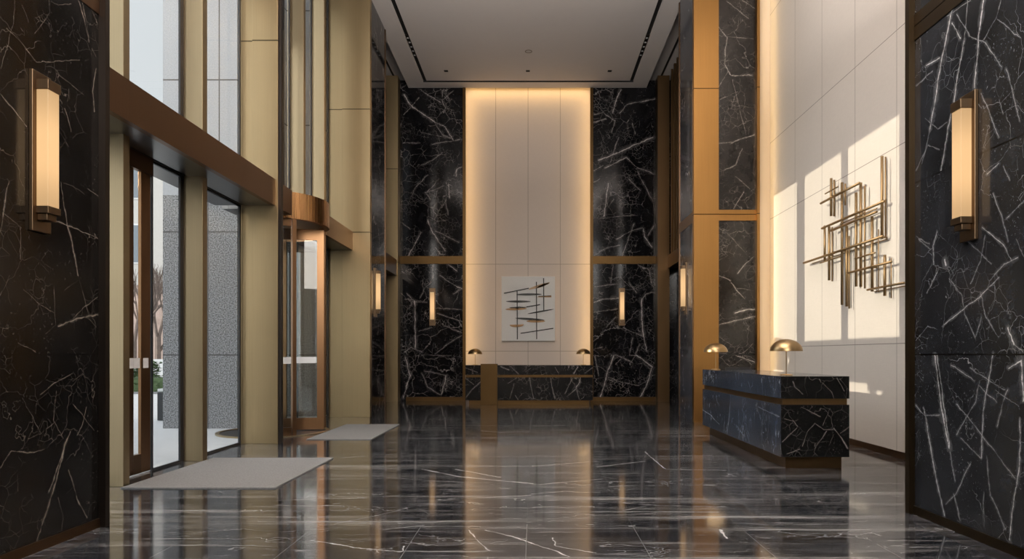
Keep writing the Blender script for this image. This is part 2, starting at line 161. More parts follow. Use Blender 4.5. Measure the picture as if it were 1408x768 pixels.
    for (a, per, off) in grids:
        k = t.grid(ax[a], per, off, jhalf); jm = k if jm is None else t.math('MAXIMUM', jm, k)
    if jm is not None: col = t.mix(jm, col, c4(jcol))
    rg = t.smooth(t.noise(p, 1.3, 3), 0.3, 0.7, rough * 0.85, rough * 1.2)
    t.bsdf(col, rg, 0.0, Specular_IOR_Level=spec)
    return t.m

def fabric_panel(name, col, u, ujoints, vjoints, jcol, half=0.006):
    t = NT(name); p = t.pos(); X = t.xyz(p); ax = {'x': X[0], 'y': X[1], 'z': X[2]}
    f1 = t.noise(t.vec('MULTIPLY', p, (60, 60, 8)), 1.0, 2); f2 = t.noise(t.vec('MULTIPLY', p, (8, 8, 70)), 1.0, 2)
    f3 = t.noise(p, 0.8, 2)
    f = t.math('ADD', t.math('MULTIPLY', t.math('ADD', f1, f2), 0.35), t.math('MULTIPLY', f3, 0.3))
    c = t.mix(f, c4([x * 0.88 for x in col]), c4([min(1, x * 1.1) for x in col]))
    jm = t.math('MAXIMUM', t.lines(ax[u], ujoints, half), t.lines(X[2], vjoints, half))
    t.bsdf(t.mix(jm, c, c4(jcol)), 0.75, 0.0, Specular_IOR_Level=0.25)
    return t.m

def emit(name, col, strength):
    t = NT(name); f = t.noise(t.pos(), 5, 2)
    e = t.n('ShaderNodeEmission'); t.set(e.inputs[0], t.mix(f, c4([x * .97 for x in col]), c4(col))); e.inputs[1].default_value = strength
    t.t.links.new(e.outputs[0], t.out.inputs[0]); return t.m

def glow_shade(name, col, z_lo, z_hi):
    """frosted lit glass: emission fading toward both ends (object coordinates) under a glossy skin"""
    t = NT(name); oc = t.n('ShaderNodeTexCoord').outputs['Object']; z = t.xyz(oc)[2]
    mid = (z_lo + z_hi) / 2; hl = (z_hi - z_lo) / 2
    r = t.math('DIVIDE', t.math('ABSOLUTE', t.math('SUBTRACT', z, mid)), hl)
    k = t.smooth(r, 1.05, 0.2, 0.62, 1.0)
    b = t.bsdf(c4((0.10, 0.07, 0.04)), 0.45)
    t.set(b.inputs['Emission Color'], c4(col)); t.set(b.inputs['Emission Strength'], k)
    return t.m

def glass(name, tint=(0.97, 0.985, 0.98), refl=1.0):
    t = NT(name)
    ge = t.n('ShaderNodeNewGeometry')
    cs = t.math('ABSOLUTE', t.vec('DOT_PRODUCT', ge.outputs['Normal'], ge.outputs['Incoming'], out=1))
    fr = t.math('ADD', 0.035, t.math('MULTIPLY', t.math('POWER', t.math('SUBTRACT', 1.0, cs, clamp=True), 5.0), 0.22))
    tr = t.n('ShaderNodeBsdfTransparent'); tr.inputs[0].default_value = c4(tint)
    gl = t.n('ShaderNodeBsdfGlossy'); gl.inputs['Roughness'].default_value = 0.02
    f = t.math('MULTIPLY', fr, refl)
    f2 = t.math('ADD', f, t.math('MULTIPLY', t.noise(t.pos(), 0.5, 1), 0.01))
    mx = t.n('ShaderNodeMixShader'); t.set(mx.inputs[0], f2)
    t.t.links.new(tr.outputs[0], mx.inputs[1]); t.t.links.new(gl.outputs[0], mx.inputs[2])
    t.t.links.new(mx.outputs[0], t.out.inputs[0]); return t.m

def granite(name, zj, xj, dark=(0.05, 0.052, 0.056), light=(0.29, 0.295, 0.305)):
    t = NT(name); p = t.pos(); X = t.xyz(p)
    f = t.smooth(t.noise(p, 40, 2, 0.8), 0.36, 0.64)
    col = t.mix(f, c4(dark), c4(light))
    j = t.math('MAXIMUM', t.lines(X[2], zj, 0.014), t.lines(X[0], xj, 0.012))
    t.bsdf(t.mix(j, col, c4((0.05, 0.05, 0.055))), 0.7); return t.m

# ------------------------------------------------------------------ mesh helpers
def NB(): return bmesh.new()
def box(bm, x0, x1, y0, y1, z0, z1):
    x0, x1 = sorted((x0, x1)); y0, y1 = sorted((y0, y1)); z0, z1 = sorted((z0, z1))
    vs = [bm.verts.new((x, y, z)) for z in (z0, z1) for y in (y0, y1) for x in (x0, x1)]
    for f in ((0, 2, 3, 1), (4, 5, 7, 6), (0, 1, 5, 4), (2, 6, 7, 3), (0, 4, 6, 2), (1, 3, 7, 5)):
        bm.faces.new([vs[i] for i in f])
    return bm
def prism(bm, pts, z0, z1):
    a = [bm.verts.new((p[0], p[1], z0)) for p in pts]; b = [bm.verts.new((p[0], p[1], z1)) for p in pts]
    n = len(pts); bm.faces.new(a[::-1]); bm.faces.new(b)
    for i in range(n): bm.faces.new((a[i], a[(i + 1) % n], b[(i + 1) % n], b[i]))
    return bm
def arc_wall(bm, cx, cy, r0, r1, a0, a1, z0, z1, n=24):
    """curved slab between two radii"""
    rows = []
    for i in range(n + 1):
        a = R(a0 + (a1 - a0) * i / n); ca, sa = math.cos(a), math.sin(a)
        rows.append([bm.verts.new((cx + r * ca, cy + r * sa, z)) for r, z in ((r0, z0), (r1, z0), (r1, z1), (r0, z1))])
    for p, q in zip(rows[:-1], rows[1:]):
        for k in range(4): bm.faces.new((p[k], q[k], q[(k + 1) % 4], p[(k + 1) % 4]))
    bm.faces.new(rows[0]); bm.faces.new(rows[-1][::-1]); return bm
def lathe(bm, prof, n=40, cx=0, cy=0, closed=False):
    rings = []
    for r, z in prof:
        if r < 1e-6: rings.append([bm.verts.new((cx, cy, z))])
        else: rings.append([bm.verts.new((cx + r * math.cos(2 * PI * i / n), cy + r * math.sin(2 * PI * i / n), z)) for i in range(n)])
    prs = list(zip(rings[:-1], rings[1:]))
    if closed: prs.append((rings[-1], rings[0]))
    for a, b in prs:
        for i in range(n):
            j = (i + 1) % n
            if len(a) == 1 and len(b) == 1: continue
            if len(a) == 1: bm.faces.new((a[0], b[j], b[i]))
            elif len(b) == 1: bm.faces.new((a[i], a[j], b[0]))
            else: bm.faces.new((a[i], a[j], b[j], b[i]))
    return bm
def rod(bm, a, b, r, n=10):
    a = Vector(a); b = Vector(b); d = (b - a).normalized()
    u = d.orthogonal().normalized(); v = d.cross(u)
    A = [bm.verts.new(a + (u * math.cos(2 * PI * i / n) + v * math.sin(2 * PI * i / n)) * r) for i in range(n)]
    B = [bm.verts.new(b + (u * math.cos(2 * PI * i / n) + v * math.sin(2 * PI * i / n)) * r) for i in range(n)]
    for i in range(n): bm.faces.new((A[i], A[(i + 1) % n], B[(i + 1) % n], B[i]))
    bm.faces.new(A[::-1]); bm.faces.new(B); return bm
def obj(name, bm, mat, parent=None, bevel=0.0, smooth=False):
    bmesh.ops.recalc_face_normals(bm, faces=bm.faces)
    me = bpy.data.meshes.new(name)
    if parent is not None and parent.get('world_built'):
        bmesh.ops.translate(bm, verts=bm.verts, vec=-parent.location)
    bm.to_mesh(me); bm.free()
    o = bpy.data.objects.new(name, me); C.objects.link(o)
    me.materials.append(mat)
    if parent is not None: o.parent = parent
    if smooth:
        for p in me.polygons: p.use_smooth = True
    if bevel:
        md = o.modifiers.new('edge', 'BEVEL'); md.width = bevel; md.segments = 2; md.limit_method = 'ANGLE'
    return o
def tag(o, label, cat, group=None, kind=None):
    o['label'] = label; o['category'] = cat
    if group: o['group'] = group
    if kind: o['kind'] = kind
    return o
def thing(name, label, cat, loc=(0, 0, 0), rotz=0.0, group=None, world=False):
    o = bpy.data.objects.new(name, None); C.objects.link(o); o.location = loc; o.rotation_euler = (0, 0, rotz)
    o.empty_display_size = 0.1
    tag(o, label, cat, group)
    if world: o['world_built'] = 1
    return o
def struct(name, bm, mat, parent=None, bevel=0.0, **kw):
    o = obj(name, bm, mat, parent, bevel, **kw)
    if parent is None: o['kind'] = 'structure'
    return o
def sbox(name, mat, *b, parent=None, bevel=0.0): return struct(name, box(NB(), *b), mat, parent, bevel)
def dup(root, loc, rotz, label):
    r = root.copy(); C.objects.link(r); r.location = loc; r.rotation_euler = (0, 0, rotz); r['label'] = label
    for ch in list(root.children):
        c = ch.copy(); C.objects.link(c); c.parent = r
        for g in list(ch.children):
            d = g.copy(); C.objects.link(d); d.parent = c
    return r

# ------------------------------------------------------------------ materials
BAND = (4.45, 4.69)
M = {}
def courses(veins, cuts):
    """the drawn veins of each course of slabs between two joint heights"""
    out = []
    for z0, z1 in zip(cuts[:-1], cuts[1:]):
        keep = []
        for wd, pts in veins:
            for a, b in zip(pts[:-1], pts[1:]):
                if max(a[1], b[1]) > z0 - 0.05 and min(a[1], b[1]) < z1 + 0.05: keep.append((wd, [a, b]))
        out.append(keep)
    return out
def slab_wall(name, key, u, veins, cuts, dims, **kw):
    """a wall clad in courses of marble slabs, one mesh per course"""
    root = None
    for i, vs in enumerate(courses(veins, cuts)):
        m = marble('%s_course_%d' % (key, i), u, 'z', vs, **kw)
        o = sbox(name if root is None else 'marble_course', m, *dims, cuts[i], cuts[i + 1], parent=root)
        if root is None: root = o
    return root
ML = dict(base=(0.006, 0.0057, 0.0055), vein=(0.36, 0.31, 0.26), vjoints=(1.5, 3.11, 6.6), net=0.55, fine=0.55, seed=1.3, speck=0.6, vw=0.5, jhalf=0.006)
MR = dict(base=(0.016, 0.018, 0.022), vein=(0.74, 0.75, 0.77), vjoints=(1.5, 3.11, 6.6), net=0.9, fine=0.6, seed=4.1, speck=1.1, vw=0.75, jhalf=0.006)  # right-wall copy: daylight sheen put into a lighter slate base and whiter veins
MBL = dict(net=0.8, fine=2.0, speck=1.2, vw=0.75, seed=8.2, warp=0.10, rough=0.09, spec=0.33, vjoints=(1.5,), jhalf=0.008)
MBR = dict(net=0.8, fine=2.0, speck=1.2, vw=0.75, seed=2.9, warp=0.10, rough=0.09, spec=0.33, vjoints=(1.5,), jhalf=0.008)
M['marble_pier'] = marble('black_marble_pier', 'x', 'z', VEINS['pier'], base=(0.016, 0.013, 0.011), vein=(0.60, 0.54, 0.48), net=0.7, fine=1.3, vw=0.45, seed=6.6, warp=0.07, vjoints=(1.5, 3.11), jhalf=0.012)
M['marble_side'] = marble('black_marble_pier_side', 'y', 'z', [], base=(0.028, 0.034, 0.046), net=1.0, fine=1.6, seed=9.4, speck=2.2, stretch=(1, 0.4, 0.14), vjoints=(1.5, 6.6))  # upright pale streaks and blue base paint reflected daylight into the marble
M['marble_side_left'] = marble('black_marble_left_rear', 'y', 'z', [], net=1.2, fine=1.8, seed=10.4, speck=1.2, rough=0.06, stretch=(1, 1, 0.6), vjoints=(1.5, 6.6))
M['counter_near'] = marble('black_marble_counter_end', 'x', 'z', VEINS['counternear'], base=(0.008, 0.008, 0.008), net=0.38, fine=0.8, seed=3.3, warp=0.03, vw=0.5)
M['counter_side'] = marble('black_marble_counter_front', 'y', 'z', VEINS['counterside'], base=(0.035, 0.045, 0.065), vein=(0.62, 0.63, 0.66), net=0.8, fine=0.9, seed=5.2, warp=0.03, speck=2.6, stretch=(1, 0.45, 0.14), rough=0.13)  # window reflections painted in as upright streaks and a bluish base
M['marble_desk'] = marble('black_marble_desk', 'x', 'z', VEINS['desk'], base=(0.006, 0.006, 0.0065), net=0.7, fine=1.8, seed=7.7, warp=0.05)
M['floor'] = marble('dark_marble_floor', 'x', 'y', VEINS['floor'], base=(0.012, 0.0135, 0.017), vein=(0.72, 0.72, 0.72), rough=0.085, vw=1.1, net=0.65, fine=1.2, streak=0.25, seed=11.0, speck=1.2, stretch=(0.15, 0.9, 1), warp=0.07, jcol=(0.13, 0.13, 0.13), jhalf=0.0024, grids=(('x', 0.925, -0.06), ('y', 1.95, 5.96)))
M['gold'] = metal('brushed_brass', (0.345, 0.258, 0.143), 0.42, (4.43, 7.38))
M['gold_near'] = metal('brushed_brass_near', (0.30, 0.222, 0.122), 0.42, (6.77,))
M['gold_plain'] = metal('brushed_brass_mullion', (0.31, 0.24, 0.145), 0.44)
M['gold_warm'] = metal('brushed_brass_warm', (0.37, 0.195, 0.062), 0.38, (4.6, 7.38))  # same brass, with the warm LED glow tinted into its colour
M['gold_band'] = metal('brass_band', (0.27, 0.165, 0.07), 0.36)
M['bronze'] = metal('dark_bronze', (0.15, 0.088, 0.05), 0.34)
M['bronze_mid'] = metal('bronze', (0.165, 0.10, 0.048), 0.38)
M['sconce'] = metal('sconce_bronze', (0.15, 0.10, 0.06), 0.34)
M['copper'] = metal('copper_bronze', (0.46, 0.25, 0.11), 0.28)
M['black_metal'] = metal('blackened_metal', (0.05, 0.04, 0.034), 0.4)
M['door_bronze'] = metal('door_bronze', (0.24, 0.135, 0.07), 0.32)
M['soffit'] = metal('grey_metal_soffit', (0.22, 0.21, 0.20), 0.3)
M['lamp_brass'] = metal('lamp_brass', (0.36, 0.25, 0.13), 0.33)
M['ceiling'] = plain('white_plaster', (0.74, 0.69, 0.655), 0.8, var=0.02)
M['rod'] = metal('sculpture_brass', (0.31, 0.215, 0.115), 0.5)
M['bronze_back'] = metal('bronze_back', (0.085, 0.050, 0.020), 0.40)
M['post_bronze'] = metal('post_bronze', (0.075, 0.052, 0.030), 0.36)
M['beam'] = metal('beam_bronze', (0.20, 0.118, 0.068), 0.36)
M['slot'] = plain('black_slot', (0.006, 0.006, 0.006), 0.7)
M['cream_side'] = fabric_panel('cream_wall_panels', (0.70, 0.655, 0.60), 'y', (14.02, 12.71, 11.4, 10.09, 8.78, 7.47), (1.66, 4.53, 6.23, 9.1), (0.30, 0.27, 0.24))
M['cream_back'] = fabric_panel('cream_niche_panels', (0.66, 0.58, 0.52), 'x', (-1.255, -0.19, 0.87), (1.61, 4.47), (0.36, 0.31, 0.26), 0.009)
M['cream'] = plain('cream_plaster', (0.70, 0.60, 0.48), 0.75, var=0.03)
M['glass'] = glass('clear_glass')
M['frame'] = plain('black_window_frame', (0.010, 0.011, 0.013), 0.5)
M['shade'] = glow_shade('lit_frosted_glass', (0.90, 0.55, 0.255), 2.62, 3.50)
M['bulb'] = emit('warm_bulb', (1.0, 0.70, 0.40), 4.0)
M['mat'] = plain('grey_carpet', (0.17, 0.17, 0.17), 0.95, var=0.45, scale=55)
M['canvas'] = plain('white_canvas', (0.78, 0.78, 0.77), 0.85, var=0.04, scale=40)
M['ink'] = plain('black_relief', (0.02, 0.02, 0.018), 0.5)
M['ochre'] = plain('bronze_relief', (0.40, 0.22, 0.08), 0.45, var=0.3)
M['ochre_pale'] = plain('tan_relief', (0.50, 0.34, 0.20), 0.5, var=0.2)
M['granite'] = granite('grey_granite', (1.49, 4.0, 7.0), (-6.65,))
M['cladding'] = granite('pale_stone_cladding', (7.1, 9.9), (-6.42,), dark=(0.30, 0.31, 0.33), light=(0.36, 0.37, 0.39))  # upper granite: haze and reflection put into a paler, smoother colour
M['paving'] = plain('pale_stone_paving', (0.52, 0.52, 0.53), 0.7, var=0.08, scale=3)
M['strip'] = plain('white_glass_sticker', (0.72, 0.72, 0.72), 0.6, var=0.03)
M['hedge'] = plain('hedge_green', (0.05, 0.085, 0.03), 0.8, var=0.6, scale=25)
M['bark'] = plain('bare_branch', (0.16, 0.12, 0.10), 0.9, var=0.3)
M['facade'] = plain('pale_facade', (0.40, 0.38, 0.355), 0.85, var=0.06)
M['brickish'] = plain('blotchy_brick', (0.36, 0.27, 0.23), 0.9, var=0.35, scale=2.5)
M['pane_dark'] = plain('dark_window_pane', (0.10, 0.12, 0.14), 0.2)
M['stone_white'] = plain('white_stone', (0.55, 0.55, 0.55), 0.7)

# ------------------------------------------------------------------ room shell
ZC, ZU = 10.09, 10.34          # dropped ceiling, upper ceiling
Y0, YB = -9.0, 22.3
sbox('floor', M['floor'], -4.96, 5.4, Y0, 23.0, -0.2, 0.0)
bm = NB(); box(bm, -4.97, 70, -160, Y0 - 0.25, -0.22, -0.01)
struct('pavement', bm, M['paving'])
sbox('pavement', M['paving'], -70, -4.97, -160, 90, -0.22, -0.01)
bm = NB()                      # dropped ceiling with a slot all round its middle panel
box(bm, -3.37, 3.02, Y0, 21.70, ZC, ZC + 0.2)
box(bm, -4.04, -3.49, Y0, YB - 0.02, ZC, ZC + 0.2)
box(bm, 3.14, 3.63, Y0, YB - 0.02, ZC, ZC + 0.2)
box(bm, -3.49, 3.14, 21.82, YB - 0.02, ZC, ZC + 0.2)
box(bm, -5.4, 5.6, Y0, 23.0, ZU, ZU + 0.2)
struct('ceiling', bm, M['ceiling'])
bm = NB()
box(bm, -3.49, -3.37, Y0, 21.82, ZC + 0.06, ZC + 0.08); box(bm, 3.02, 3.14, Y0, 21.82, ZC + 0.06, ZC + 0.08)
box(bm, -3.37, 3.02, 21.70, 21.82, ZC + 0.06, ZC + 0.08)
box(bm, -3.49, 3.14, 21.805, 21.82, ZC + 0.001, ZC + 0.08)
struct('trim_1', bm, M['slot'])  # black lining paints the shade inside the slots
sbox('trim_2', M['slot'], -4.48, -4.42, 18.3, 22.2, ZU - 0.012, ZU)  # black strip painting the shade of a narrow ceiling slot
sbox('trim_3', M['slot'], 4.02, 4.08, 16.9, 22.2, ZU - 0.012, ZU)  # matching black strip for the slot shade on the right

# back wall
slab_wall('wall_back_left', 'marble_back_left', 'x', VEINS['backleft'], (0, 1.5, 4.55, 7.4, ZU), (-4.9, -2.28, YB, YB + 0.3), **MBL)
slab_wall('wall_back_right', 'marble_back_right', 'x', VEINS['backright'], (0, 1.5, 4.55, 7.4, ZU), (1.90, 4.6, YB, YB + 0.3), **MBR)
bm = NB(); box(bm, -2.28, 1.90, 22.75, 22.95, 0, ZU)
struct('wall_back', bm, M['cream_back'])
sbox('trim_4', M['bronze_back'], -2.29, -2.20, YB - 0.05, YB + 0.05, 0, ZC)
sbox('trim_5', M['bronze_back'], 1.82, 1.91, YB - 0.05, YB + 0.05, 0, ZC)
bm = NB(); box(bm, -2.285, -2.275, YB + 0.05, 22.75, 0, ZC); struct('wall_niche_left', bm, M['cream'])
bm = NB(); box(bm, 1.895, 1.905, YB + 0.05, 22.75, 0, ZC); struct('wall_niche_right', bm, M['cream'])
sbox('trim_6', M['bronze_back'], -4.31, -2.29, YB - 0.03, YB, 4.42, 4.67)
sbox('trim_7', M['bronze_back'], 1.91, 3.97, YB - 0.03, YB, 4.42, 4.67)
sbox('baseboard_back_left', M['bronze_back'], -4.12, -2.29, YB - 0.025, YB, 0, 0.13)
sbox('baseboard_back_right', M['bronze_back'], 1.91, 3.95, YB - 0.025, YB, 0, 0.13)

# lobby wall behind the viewpoint, left open above to let sky light in
sbox('wall_front', M['cream_side'], -5.2, 5.6, Y0 - 0.2, Y0, 0, 7.0)

# near left and right walls
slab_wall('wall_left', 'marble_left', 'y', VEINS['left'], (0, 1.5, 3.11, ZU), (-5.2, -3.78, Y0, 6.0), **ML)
sbox('trim_8', M['black_metal'], -4.2, -3.72, 6.0, 6.06, 0, ZU)
sbox('trim_9', M['bronze'], -3.78, -3.772, Y0, 6.0, *BAND)
sbox('baseboard_left', M['bronze'], -3.78, -3.765, Y0, 6.0, 0, 0.08)
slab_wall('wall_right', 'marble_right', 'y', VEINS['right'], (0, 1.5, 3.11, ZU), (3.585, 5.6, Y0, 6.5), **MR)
sbox('trim_10', M['post_bronze'], 3.53, 4.0, 6.5, 6.57, 0, ZU)
bm = NB(); box(bm, 3.577, 3.585, Y0, 6.5, BAND[0], 4.575); box(bm, 3.577, 3.585, Y0, 6.5, 4.585, BAND[1])
struct('trim_11', bm, M['post_bronze'])
sbox('baseboard_right', M['post_bronze'], 3.57, 3.585, Y0, 6.5, 0, 0.08)

# cream wall in the right-hand recess and the pier that ends it
sbox('wall_right_recess', M['cream_side'], 5.3, 5.6, 6.5, 15.6, 0, ZU)
sbox('baseboard_right_recess', M['bronze'], 5.28, 5.3, 6.5, 15.45, 0, 0.1)
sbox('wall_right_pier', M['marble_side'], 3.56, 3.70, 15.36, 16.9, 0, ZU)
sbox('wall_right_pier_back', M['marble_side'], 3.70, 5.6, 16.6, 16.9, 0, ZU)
sbox('wall_right_pier_face', M['marble_pier'], 4.09, 4.92, 15.32, 15.5, 0, ZU)
sbox('wall_right_return', M['cream'], 4.90, 5.3, 15.5, 15.6, 0, ZU)
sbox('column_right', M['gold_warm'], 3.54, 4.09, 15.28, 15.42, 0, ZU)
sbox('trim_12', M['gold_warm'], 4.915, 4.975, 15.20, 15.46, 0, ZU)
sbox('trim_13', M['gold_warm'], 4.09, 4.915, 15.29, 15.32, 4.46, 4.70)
sbox('trim_14', M['bronze'], 3.55, 3.56, 15.42, 16.9, *BAND)
sbox('trim_15', M['bronze'], 3.545, 3.60, 16.86, 16.93, 0, ZU)

# right rear side: bronze fins above a beam, dark marble below
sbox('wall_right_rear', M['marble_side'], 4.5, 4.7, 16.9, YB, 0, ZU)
sbox('column_right_rear', M['bronze_mid'], 3.93, 4.30, 21.9, YB, 0, ZU)
sbox('trim_16', M['bronze_mid'], 4.24, 4.5, 16.9, 21.9, 4.23, 4.63)
for i in range(11):
    y = 17.2 + i * 0.42
    sbox('trim_%d' % (17 + i), M['bronze_mid'], 4.26, 4.40, y, y + 0.09, 4.63, ZU)

# ------------------------------------------------------------------ glazed left side
XG = -4.93                       # plane of the glass
def column(name, mat, x0, x1, y0, y1, flank=None):
    o = sbox(name, mat, x0, x1, y0, y1, 0, ZU, bevel=0.004)
    if flank: sbox('flank_panel', mat, flank[0], flank[1], y0 + 0.03, y1, 0, ZU, parent=o)
    return o
column('column_left', M['gold_near'], -4.73, -4.30, 11.6, 11.85, (-4.97, -4.735))
sbox('trim_28', M['black_metal'], -4.30, -4.245, 11.62, 11.70, 0, ZU)
column('column_left_middle', M['gold'], -4.60, -3.93, 16.57, 16.75, (-4.97, -4.606))
sbox('wall_left_pilaster', M['marble_side_left'], -4.5, -3.935, 16.75, 18.27, 0, ZU)
sbox('trim_29', M['bronze'], -4.0, -3.92, 18.27, 18.33, 0, ZU)
column('column_left_rear', M['gold'], -4.97, -4.31, 21.9, YB)
sbox('wall_left_rear', M['marble_side_left'], -5.2, -4.97, 18.2, YB, 0, ZU)
k = 30
for (a, b) in ((7.83, 7.95), (9.70, 9.84)):                       # full-height mullions
    sbox('trim_%d' % k, M['gold_plain'], -4.97, -4.65, a, b, 0, ZU, bevel=0.004); k += 1
for (a, b) in ((13.95, 14.08), (15.32, 15.44)):                   # mullions of the upper glazing
    sbox('trim_%d' % k, M['gold_plain'], -4.97, -4.65, a, b, 4.44, ZU, bevel=0.004); k += 1
def beam(y0, y1):
    global k
    sbox('trim_%d' % k, M['beam'], -4.42, -4.34, y0, y1, 4.0, 4.44); k += 1
    bm = NB(); box(bm, -4.86, -4.42, y0, y1, 4.0, 4.06); box(bm, -5.35, -4.90, y0, y1, 4.0, 4.06); box(bm, -4.90, -4.86, y0, y1, 4.03, 4.06)
    box(bm, -5.35, -4.42, y0, y1, 4.38, 4.44)
    struct('trim_%d' % k, bm, M['soffit']); k += 1
beam(6.06, 11.6); beam(11.86, 12.40); beam(14.40, 16.57)
sbox('trim_%d' % k, M['bronze'], -4.9, -4.34, 18.33, 21.9, 4.0, 4.5); k += 1
sbox('wall_spandrel', M['granite'], -5.10, -4.95, 6.0, 13.6, 7.87, ZU)  # added out of view to cut off the top of the sun patch

wn = 0
def window(y0, y1, z0, z1, fw=0.055):
    global wn; wn += 1
    bm = NB()
    box(bm, XG - 0.014, XG + 0.014, y0, y0 + 0.025, z0, z1); box(bm, XG - 0.014, XG + 0.014, y1 - fw, y1, z0, z1)
    box(bm, XG - 0.014, XG + 0.014, y0 + 0.025, y1 - fw, z0, z0 + 0.03); box(bm, XG - 0.014, XG + 0.014, y0 + 0.025, y1 - fw, z1 - 0.03, z1)
    f = struct('window_%d' % wn, bm, M['frame'])
    sbox('pane', M['glass'], XG - 0.006, XG + 0.006, y0 + 0.02, y1 - fw + 0.005, z0 + 0.02, z1 - 0.02, parent=f)
window(6.06, 7.83, 0, 4.0); window(6.06, 7.83, 4.44, 7.87)  # unseen bay, glazed so that daylight reaches the near mullion
window(8.90, 9.70, 0, 4.0, 0.09); window(9.84, 11.6, 0, 4.0)
window(11.85, 12.42, 0, 4.0); window(14.40, 16.57, 0, 4.0)
window(7.95, 9.70, 4.44, 7.87, 0.09); window(9.84, 11.6, 4.44, 7.87); window(11.85, 13.6, 4.44, 7.87)
window(13.6, 13.95, 4.44, ZU); window(14.08, 15.32, 4.44, ZU); window(15.44, 16.57, 4.44, ZU)

# hinged entrance door beside the near mullion
bm = NB(); box(bm, XG - 0.03, XG + 0.03, 7.95, 8.90, 3.79, 4.0); box(bm, XG - 0.02, XG + 0.02, 7.95, 8.25, 0, 3.79)
dr = struct('door_1', bm, M['bronze'])
def stile(y0, y1, mat, x0=XG - 0.02, x1=XG + 0.02): obj('stile', box(NB(), x0, x1, y0, y1, 0.02, 3.79), mat, dr, 0.004)
stile(8.26, 8.31, M['gold_plain'], x1=XG + 0.012); stile(8.33, 8.48, M['bronze']); stile(8.64, 8.85, M['door_bronze'])
obj('bottom_rail', box(NB(), XG - 0.04, XG + 0.02, 8.48, 8.64, 0.02, 0.26), M['bronze'], dr)
obj('pane', box(NB(), XG - 0.006, XG + 0.006, 8.48, 8.64, 0.26, 3.79), M['glass'], dr)
for (a, b) in ((8.335, 8.47), (8.49, 8.63), (8.68, 8.80)):
    obj('sticker', box(NB(), XG + (0.0205 if b != 8.63 else 0.008), XG + (0.023 if b != 8.63 else 0.010), a, b, 1.33, 1.455), M['strip'], dr)

# revolving door
DX, DY, DR_ = -5.04, 13.4, 1.0
rv = thing('revolving_door', 'bronze revolving door with curved canopy and glass wings between two brass columns', 'revolving door', (DX, DY, 0), world=True)
obj('canopy', arc_wall(NB(), DX, DY, 0.94, DR_ + 0.03, -98, 98, 3.98, 4.46, 48), M['copper'], rv)
obj('canopy_soffit', arc_wall(NB(), DX, DY, 0.02, 0.94, -95, 95, 4.05, 4.10, 40), M['soffit'], rv)
obj('canopy_top', arc_wall(NB(), DX, DY, 0.02, 0.95, -95, 95, 4.40, 4.44, 40), M['bronze'], rv)
obj('threshold', arc_wall(NB(), DX, DY, 0.97, DR_ + .04, 0, 360, -0.008, 0.02, 64), M['gold_plain'], rv)
obj('floor_disc', lathe(NB(), [(0, 0.006), (0.97, 0.006), (0.97, -0.008), (0, -0.008)], 48, DX, DY), M['frame'], rv)
for (a0, a1) in ((-98, -52), (40, 98)):
    obj('curved_pane', arc_wall(NB(), DX, DY, 0.975, 0.985, a0, a1, 0.16, 3.98, 24), M['glass'], rv)
    obj('bottom_rail', arc_wall(NB(), DX, DY, 0.95, 1.0, a0, a1, 0.0, 0.17, 24), M['door_bronze'], rv)
    obj('top_rail', arc_wall(NB(), DX, DY, 0.95, 1.0, a0, a1, 3.84, 4.0, 24), M['door_bronze'], rv)
    obj('sticker', arc_wall(NB(), DX, DY, 0.986, 0.989, a0, a1, 1.33, 1.45, 24), M['strip'], rv)
for a in (-98, -49, 37, 98):
    cx, cy = DX + 0.975 * math.cos(R(a)), DY + 0.975 * math.sin(R(a)); bm = NB()
    u = Vector((math.cos(R(a)), math.sin(R(a)))); v = Vector((-u.y, u.x))
    pts = [(cx + u.x * p + v.x * q, cy + u.y * p + v.y * q) for p, q in ((-.05, -.035), (.04, -.035), (.04, .035), (-.05, .035))]
    obj('post', prism(bm, pts, 0, 4.0), M['door_bronze'], rv)
obj('centre_shaft', lathe(NB(), [(0, 0.0), (0.045, 0.0), (0.045, 4.05), (0, 4.05)], 20, DX, DY), M['door_bronze'], rv)
for a in (14, 134, 254):
    u = Vector((math.cos(R(a)), math.sin(R(a)), 0)); v = Vector((-u.y, u.x, 0))
    def slab(r0, r1, t, z0, z1, off=0.0):
        pts = [(DX + u.x * p + v.x * q, DY + u.y * p + v.y * q) for p, q in ((r0, off - t), (r1, off - t), (r1, off + t), (r0, off + t))]
        return prism(NB(), pts, z0, z1)
    w = obj('wing', slab(0.05, 0.93, 0.022, 0.03, 0.26), M['door_bronze'], rv)
    w.name = 'wing'
    base = rv.location
    def sub(nm, bm, mat):
        bmesh.ops.translate(bm, verts=bm.verts, vec=-base); o = obj(nm, bm, mat, w)
    sub('top_rail', slab(0.05, 0.93, 0.022, 3.74, 3.95), M['door_bronze'])
    sub('stile', slab(0.05, 0.12, 0.022, 0.26, 3.74), M['door_bronze'])
    sub('stile', slab(0.80, 0.93, 0.022, 0.26, 3.74), M['door_bronze'])
    sub('pane', slab(0.12, 0.80, 0.005, 0.26, 3.74), M['glass'])
    if a == 14: sub('sticker', slab(0.14, 0.78, 0.0015, 1.33, 1.45, -0.008), M['strip'])

# entrance mats
tag(obj('entrance_mat', box(NB(), -4.62, -2.89, 7.72, 9.96, 0, 0.014), M['mat']), 'large pale grey entrance mat inside the hinged glass door', 'mat', 'grey entrance mats')
tag(obj('entrance_mat', box(NB(), -4.0, -2.86, 12.15, 14.75, 0, 0.014), M['mat']), 'pale grey entrance mat in front of the revolving door', 'mat', 'grey entrance mats')

